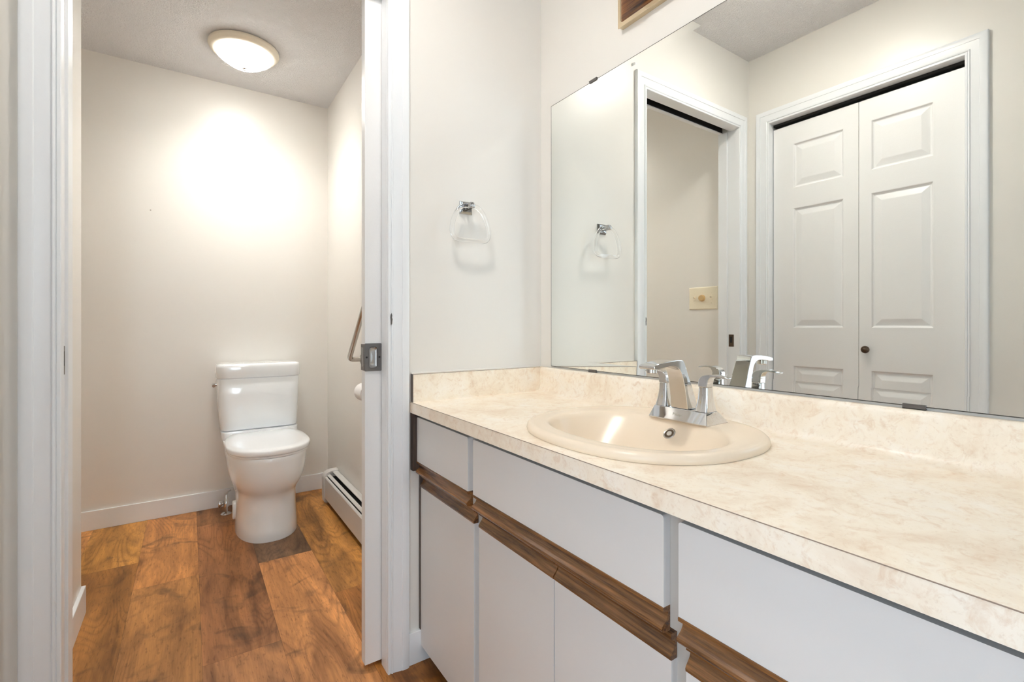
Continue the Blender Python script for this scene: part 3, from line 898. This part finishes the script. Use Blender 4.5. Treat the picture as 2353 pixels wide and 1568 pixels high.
# ------------------------------------------------------------------ SWITCH PLATE
sw = thing('switch_plate', 'almond switch plate with two toggles and a tan dimmer knob, inside the toilet doorway', 'light switch', (XTL, 1.653, 1.197))
def yrect(y0, y1, z0, z1, x): return [(x, y0, z0), (x, y1, z0), (x, y1, z1), (x, y0, z1)]
m = MB().loft([yrect(1.562, 1.744, 1.1335, 1.263, XTL + .0004), yrect(1.562, 1.744, 1.1335, 1.263, XTL + .003), yrect(1.567, 1.739, 1.1385, 1.258, XTL + .0065)], True, True, True)
pp = obj('plate', m, M_ALMOND, sw)
m = MB().lathe([(.019, .0065), (.019, .012), (.0175, .013), (.0170, .021), (.0155, .0235), (.004, .0235)], (XTL, 1.655, 1.199), 'X', 28)
obj('dimmer_knob', m, M_TAN, sw, smooth=True, angle=35)
for yy in (1.600, 1.706):
    m = MB().box(XTL + .0062, XTL + .0085, yy - .006, yy + .006, 1.186, 1.212)
    tg = obj('toggle', m, M_ALMOND, sw, bevel=.0008, seg=1)
    m = MB().loft([yrect(yy - .0042, yy + .0042, 1.197, 1.206, XTL + .0082), yrect(yy - .0036, yy + .0036, 1.2045, 1.2105, XTL + .0185)], True, True, True)
    obj('toggle_tip', m, M_ALMOND, tg, bevel=.0006, seg=1)
for yy, zz in ((1.600, 1.228), (1.600, 1.170), (1.706, 1.228), (1.706, 1.170), (1.655, 1.228)):
    m = MB().lathe([(.0028, .0064), (.0026, .0074), (.0004, .0076)], (XTL, yy, zz), 'X', 12)
    obj('screw', m, M_ALMOND, pp)

# ------------------------------------------------------------------ CEILING LIGHTS
def ceiling_light(x, y, label, dome_mat, watts, tint):
    t = thing('ceiling_light', label, 'ceiling lamp', (x, y, H), 'flush ceiling lights')
    m = MB().lathe([(.150, 0), (.157, -.004), (.158, -.012), (.155, -.018), (.151, -.021), (.149, -.025), (.144, -.029), (.137, -.032), (.130, -.033), (.122, -.032)], (x, y, H - .0005), 'Z', 56, True, True)
    obj('pan', m, M_CREAMPAN, t, smooth=True, angle=50)
    pr = [(.1225, -.032), (.1245, -.040), (.1235, -.047), (.116, -.054), (.103, -.063), (.088, -.074), (.068, -.086), (.044, -.095), (.020, -.0985), (.004, -.099)]
    m = MB().lathe(pr, (x, y, H), 'Z', 56, True, True)
    obj('glass_dome', m, dome_mat, t, smooth=True, angle=60)
    m = MB().lathe([(.0095, -.0985), (.0105, -.101), (.0095, -.104), (.0055, -.107), (.0065, -.110), (.002, -.113)], (x, y, H), 'Z', 20)
    obj('finial', m, M_NICKEL, t, smooth=True)
    # extra spot added below the dome to brighten the lower room
    if not watts: return
    ld = bpy.data.lights.new('fill_spot', 'SPOT'); ld.energy = watts; ld.color = tint[:3]
    ld.spot_size = R(160); ld.spot_blend = 1.0; ld.shadow_soft_size = 0.09
    lo = bpy.data.objects.new('fill_spot', ld); COL.objects.link(lo); lo.parent = t; lo.location = (0, 0, -0.125)
ceiling_light(0.2300, 2.745, 'lit flush ceiling light with white glass dome above the toilet', M_DOME1, SPOT_TOILET, DOME_COL)
ceiling_light(0.270, 0.860, 'flush ceiling light of the vanity room, in front of the mirror', M_DOME2, SPOT_VANITY, DOME_COL2)

# ------------------------------------------------------------------ TOILET
TC = 0.333
to = thing('toilet', 'white skirted toilet with closed lid against the back wall', 'toilet', (TC, 2.85, 0))
def dsec(hw, yf, yb, z, hb=None, e=2.35, n=28, yw=None, xc=TC):
    """D-shaped section: elliptical nose towards -Y, straight back"""
    hb = hb if hb is not None else hw
    yw = yw if yw is not None else yf + (yb - yf) * .45
    pts = []
    for k in range(n + 1):
        a = PI * k / n           # from +X side round the nose to -X side
        c, s = math.cos(a), math.sin(a)
        pts.append((xc + hw * math.copysign(abs(c) ** (2 / e), c), yw - (yw - yf) * abs(s) ** (2 / e), z))
    for t in (.33, .66, .94): pts.append((xc - lerp(hw, hb, t), lerp(yw, yb, t), z))
    pts.append((xc - hb * .9, yb, z)); pts.append((xc + hb * .9, yb, z))
    for t in (.94, .66, .33): pts.append((xc + lerp(hw, hb, t), lerp(yw, yb, t), z))
    return pts
secs = [dsec(.1430, 2.545, 3.12, 0.0, .120), dsec(.1440, 2.543, 3.12, .004, .120), dsec(.1405, 2.552, 3.12, .05, .116), dsec(.1380, 2.560, 3.13, .11, .112),
        dsec(.1380, 2.562, 3.14, .165, .110), dsec(.1395, 2.557, 3.15, .195, .112), dsec(.1415, 2.551, 3.16, .213, .114), dsec(.1465, 2.538, 3.17, .229, .120), dsec(.1545, 2.520, 3.175, .246, .128),
        dsec(.1630, 2.503, 3.18, .267, .138), dsec(.1710, 2.489, 3.18, .295, .148), dsec(.1775, 2.478, 3.19, .330, .160), dsec(.1820, 2.471, 3.195, .365, .170),
        dsec(.1850, 2.467, 3.195, .395, .178), dsec(.1860, 2.465, 3.195, .412, .182), dsec(.1840, 2.468, 3.195, .419, .180)]
m = MB().loft(secs, True, True, True)
bw = obj('bowl', m, M_PORC, to, smooth=True, angle=50)
# tank shelf behind the seat
def rsec(x0, x1, y0, y1, z, r=.03): return [(p[0], p[1], z) for p in rrect(x0, x1, y0, y1, r, 6)]
m = MB().loft([rsec(.150, .516, 2.99, 3.195, .405), rsec(.142, .523, 2.985, 3.198, .435), rsec(.140, .524, 2.99, 3.198, .462)], True, True, True)
obj('tank_shelf', m, M_PORC, to, smooth=True, angle=50)
tk = MB().loft([rsec(.146, .5195, 3.010, 3.196, .4655, .035), rsec(.140, .524, 3.002, 3.197, .472, .04), rsec(.134, .5265, 2.997, 3.198, .53, .045), rsec(.126, .5320, 2.990, 3.199, .65, .05),
                rsec(.1225, .5350, 2.986, 3.199, .748, .055), rsec(.1245, .533, 2.988, 3.198, .7505, .055)], True, True, True)
tank = obj('tank', tk, M_PORC, to, smooth=True, angle=50)
m = MB().loft([rsec(.1205, .5375, 2.984, 3.1995, .7535, .055), rsec(.1185, .5395, 2.981, 3.2, .757, .057), rsec(.1180, .5400, 2.980, 3.2, .812, .058), rsec(.1195, .5385, 2.982, 3.2, .8225, .057),
               rsec(.125, .533, 2.988, 3.196, .8285, .054), rsec(.15, .51, 3.01, 3.18, .8305, .04)], True, True, True)
obj('tank_lid', m, M_PORC, to, smooth=True, angle=50)
m = MB().lathe([(.0085, 0), (.0085, .005), (.006, .007), (.006, .012)], (.1225, 3.055, 0.718), 'X', 20)
m.v = [(2 * .1225 - v[0] + .004, v[1], v[2]) for v in m.v]
m.tube([(.108, 3.062, .718), (.108, 3.04, .7175), (.1085, 3.012, .7165)], [.0088, .0085, .0082], 14)
lv = obj('flush_lever', m, M_CHROME, tank, smooth=True, angle=40); lv['label'] = 'chrome flush lever'
# seat and lid
def egg(s_, z):
    pts = []; hw, yc, af, ab, yb = .190 * s_, 2.70, .240 * s_, .33, 2.955 - (1 - s_) * .2
    n = 48
    for k in range(n):
        a = 2 * PI * k / n; c, q = math.cos(a), math.sin(a)
        e = 2.3 if q < 0 else 2.6
        x = hw * math.copysign(abs(c) ** (2 / e), c)
        y = yc + (af if q < 0 else ab * (.5 + .5 * s_)) * math.copysign(abs(q) ** (2 / e), q)
        pts.append((TC + x, min(y, yb), z))
    return pts
m = MB().loft([egg(.955, .4205), egg(.962, .4225), egg(.962, .4290), egg(.95, .4310)], True, True, True)
obj('seat', m, M_PORC, to, smooth=True, angle=50)
m = MB().loft([egg(.968, .4325), egg(.990, .4335), egg(1.0, .438), egg(1.0, .4520), egg(.99, .4570), egg(.965, .4600), egg(.80, .4620), egg(.5, .4632), egg(.15, .4635)], True, True, True)
obj('lid', m, M_PORC, to, smooth=True, angle=60)
# side cap of the skirt and the trap bulge
m = MB()
rg = []
for t in [k / 8 for k in range(9)]:
    z = lerp(.155, .245, t); w = .018 * math.sin(PI * (.12 + .76 * t)) + .008
    rg.append([(TC - .118 - w * math.cos(2 * PI * k / 20) * .9, 2.93 + .055 * math.sin(2 * PI * k / 20), z) for k in range(20)])
m.loft(rg, True, True, True)
obj('trap_bulge', m, M_PORC, to, smooth=True)
m = MB()
rg = []
for x_, s_ in ((TC - .136, 1.0), (TC - .1455, 1.0), (TC - .1490, .93), (TC - .1500, .7)):
    rg.append([(x_, 2.845 + .026 * s_ * math.cos(2 * PI * k / 28), .088 + .048 * s_ * math.sin(2 * PI * k / 28)) for k in range(28)])
m.loft(rg, True, True, True)
obj('side_cap', m, M_PORC, to, smooth=True, angle=50)

# shut-off valve on the floor
sv = thing('shutoff_valve', 'chrome shut-off valve on the floor left of the toilet base', 'valve', (0.172, 3.055, 0))
vx, vy = 0.168, 3.062
m = MB().lathe([(.0265, .0005), (.0265, .003), (.019, .009), (.0105, .012), (.0095, .013)], (vx, vy, 0), 'Z', 28)
obj('escutcheon', m, M_CHROME, sv, smooth=True, angle=50)
m = MB().lathe([(.0085, .011), (.0085, .040), (.0125, .042), (.0125, .072), (.0105, .076), (.0085, .082), (.006, .088), (.003, .108)], (vx, vy, 0), 'Z', 20)
obj('valve_body', m, M_CHROME, sv, smooth=True, angle=40)
m = MB().lathe([(.0075, -.014), (.0075, -.020), (.016, -.022), (.0175, -.028), (.0165, -.034), (.012, -.037), (.003, -.037)], (vx, vy - .000, .060), 'X', 20)
m.v = [(v[0], vy + (v[1] - vy) * .75, .060 + (v[2] - .060) * 1.1) for v in m.v]
obj('valve_handle', m, M_CHROME, sv, smooth=True, angle=40)
# thin supply line curving up behind the toilet
m = MB().tube([(vx, vy, .106), (vx + .010, vy + .012, .118), (vx + .024, vy + .022, .122)], .0035, 8)
obj('supply_line', m, M_CHROME, sv, smooth=True)

# ------------------------------------------------------------------ BASEBOARD HEATER
ht = thing('baseboard_heater', 'white steel baseboard heater along the right wall of the toilet room', 'heater', (0.70, 2.25, 0))
HY0, HY1 = 1.55, 2.925
m = MB()
xw = XTR - .0015
m.prism([(xw, .030), (xw - .003, .030), (xw - .003, .172), (xw, .172)], 'Y', HY0, HY1)                      # back plate
fc = [(.6600, .0285), (.6580, .030), (.6565, .148), (.6600, .1535), (.6680, .1535), (.6680, .151), (.6625, .150), (.6595, .147), (.6610, .032), (.668, .030), (.668, .0285)]
m.prism(fc, 'Y', HY0, HY1)
obj('front_cover', m, M_HEAT, ht)
m = MB().prism([(xw - .0035, .176), (xw - .008, .1795), (.7110, .1795), (.7020, .1765), (.7010, .1735), (.708, .1765), (xw - .0035, .173)], 'Y', HY0, HY1)
obj('top_cover', m, M_HEAT, ht)
m = MB().prism([(.6860, .1665), (.6735, .1600), (.6720, .1575), (.6740, .1580), (.6865, .1645)], 'Y', HY0, HY1)
obj('damper', m, M_HEAT, ht)
m = MB().box(.668, .732, HY0, HY1, .060, .146)
obj('fin_tube_shade', m, M_DARKGAP, ht)  # black block around the tube, painting the shade behind the slots
m = MB().prism([(xw - .003, .034), (.674, .034), (.674, .150), (xw - .003, .150)], 'Y', HY1 - .006, HY1 - .004)
obj('interior_shade', m, M_DARKGAP, ht)  # black sheet painting the shade inside the heater end
cp2 = [(xw, .0), (.664, .0), (.6545, .006), (.6525, .04), (.6520, .140), (.6545, .157), (.6640, .171), (.6800, .180), (.7000, .184), (xw, .184)]
cp1 = [(xw, .003), (.664, .003), (.6565, .010), (.6545, .04), (.6540, .139), (.6565, .155), (.6655, .168), (.6800, .177), (.7000, .181), (xw, .181)]
m = MB()
m.prism(cp2, 'Y', HY1 + .001, HY1 + .055)
obj('end_cap', m, M_HEAT, ht, bevel=.002, seg=2)
m = MB().prism(cp2, 'Y', HY0 - .03, HY0 - .001)
obj('end_cap', m, M_HEAT, ht, bevel=.002, seg=2)

# ------------------------------------------------------------------ GRAB BAR
gb = thing('grab_bar', 'brushed metal grab bar angled up the right wall of the toilet room', 'grab bar', (XTR, 2.42, .98))
gx = XTR - .068
p0 = Vector((gx, 2.462, .868)); p1 = Vector((gx, 2.05, 1.290))
dr2 = (p1 - p0).normalized()
pts = [Vector((XTR - .004, p0.y, p0.z))]
pts.append(Vector((gx + .028, p0.y, p0.z)))
for k in range(1, 8):
    t = k / 8
    a = Vector((gx + .028, p0.y, p0.z)); c = p0 + dr2 * .030
    pts.append(a * (1 - t) ** 2 + p0 * 2 * t * (1 - t) + c * t * t)
pts.append(p0 + dr2 * .030); pts.append(p1 - dr2 * .030)
for k in range(1, 8):
    t = k / 8
    a = p1 - dr2 * .030; c = Vector((gx + .028, p1.y, p1.z))
    pts.append(a * (1 - t) ** 2 + p1 * 2 * t * (1 - t) + c * t * t)
pts += [Vector((gx + .028, p1.y, p1.z)), Vector((XTR - .004, p1.y, p1.z))]
obj('bar', MB().tube(pts, .0125, 18), M_NICKEL, gb, smooth=True)
for p in (p0, p1):
    m = MB().lathe([(.026, -.0005), (.026, -.004), (.023, -.009), (.013, -.011)], (XTR, p.y, p.z), 'X', 28)
    obj('flange', m, M_NICKEL, gb, smooth=True, angle=40)

# ------------------------------------------------------------------ TOILET PAPER
tp = thing('toilet_paper_holder', 'white toilet paper roll on a wall holder below the grab bar', 'toilet paper holder', (XTR, 2.29, .72))
rx, ry0, ry1, rz = 0.694, 2.21, 2.31, 0.722
m = MB()
a = [(.019, 0), (.019, .1), (.042, .1), (.0425, .098), (.0425, .002), (.042, 0), (.019, 0)]
m.lathe([(r, ry0 + h) for r, h in a], (rx, 0, rz), 'Y', 40, False, False)
obj('paper_roll', m, M_PAPER, tp, smooth=True, angle=40)
m = MB().tube([(rx, ry0 - .012, rz), (rx, ry1 + .012, rz)], .009, 14)
obj('roller', m, M_PLAST, tp, smooth=True, angle=40)
for yy in (ry0 - .014, ry1 + .002):
    m = MB().box(rx - .012, XTR - .0005, yy, yy + .012, rz - .016, rz + .016)
    obj('bracket', m, M_PLAST, tp, bevel=.003)

# tiny nail hole left on the wall behind the toilet
m = MB().lathe([(.0032, -.0006), (.0026, -.0012), (.0006, -.0012)], (-.1728, YB, 1.662), 'Y', 12)
nh = obj('wall_anchor', m, plain('grey_anchor', (.35, .31, .27, 1), .7), None)
tag(nh, 'tiny grey anchor left in the wall behind the toilet', 'wall anchor')
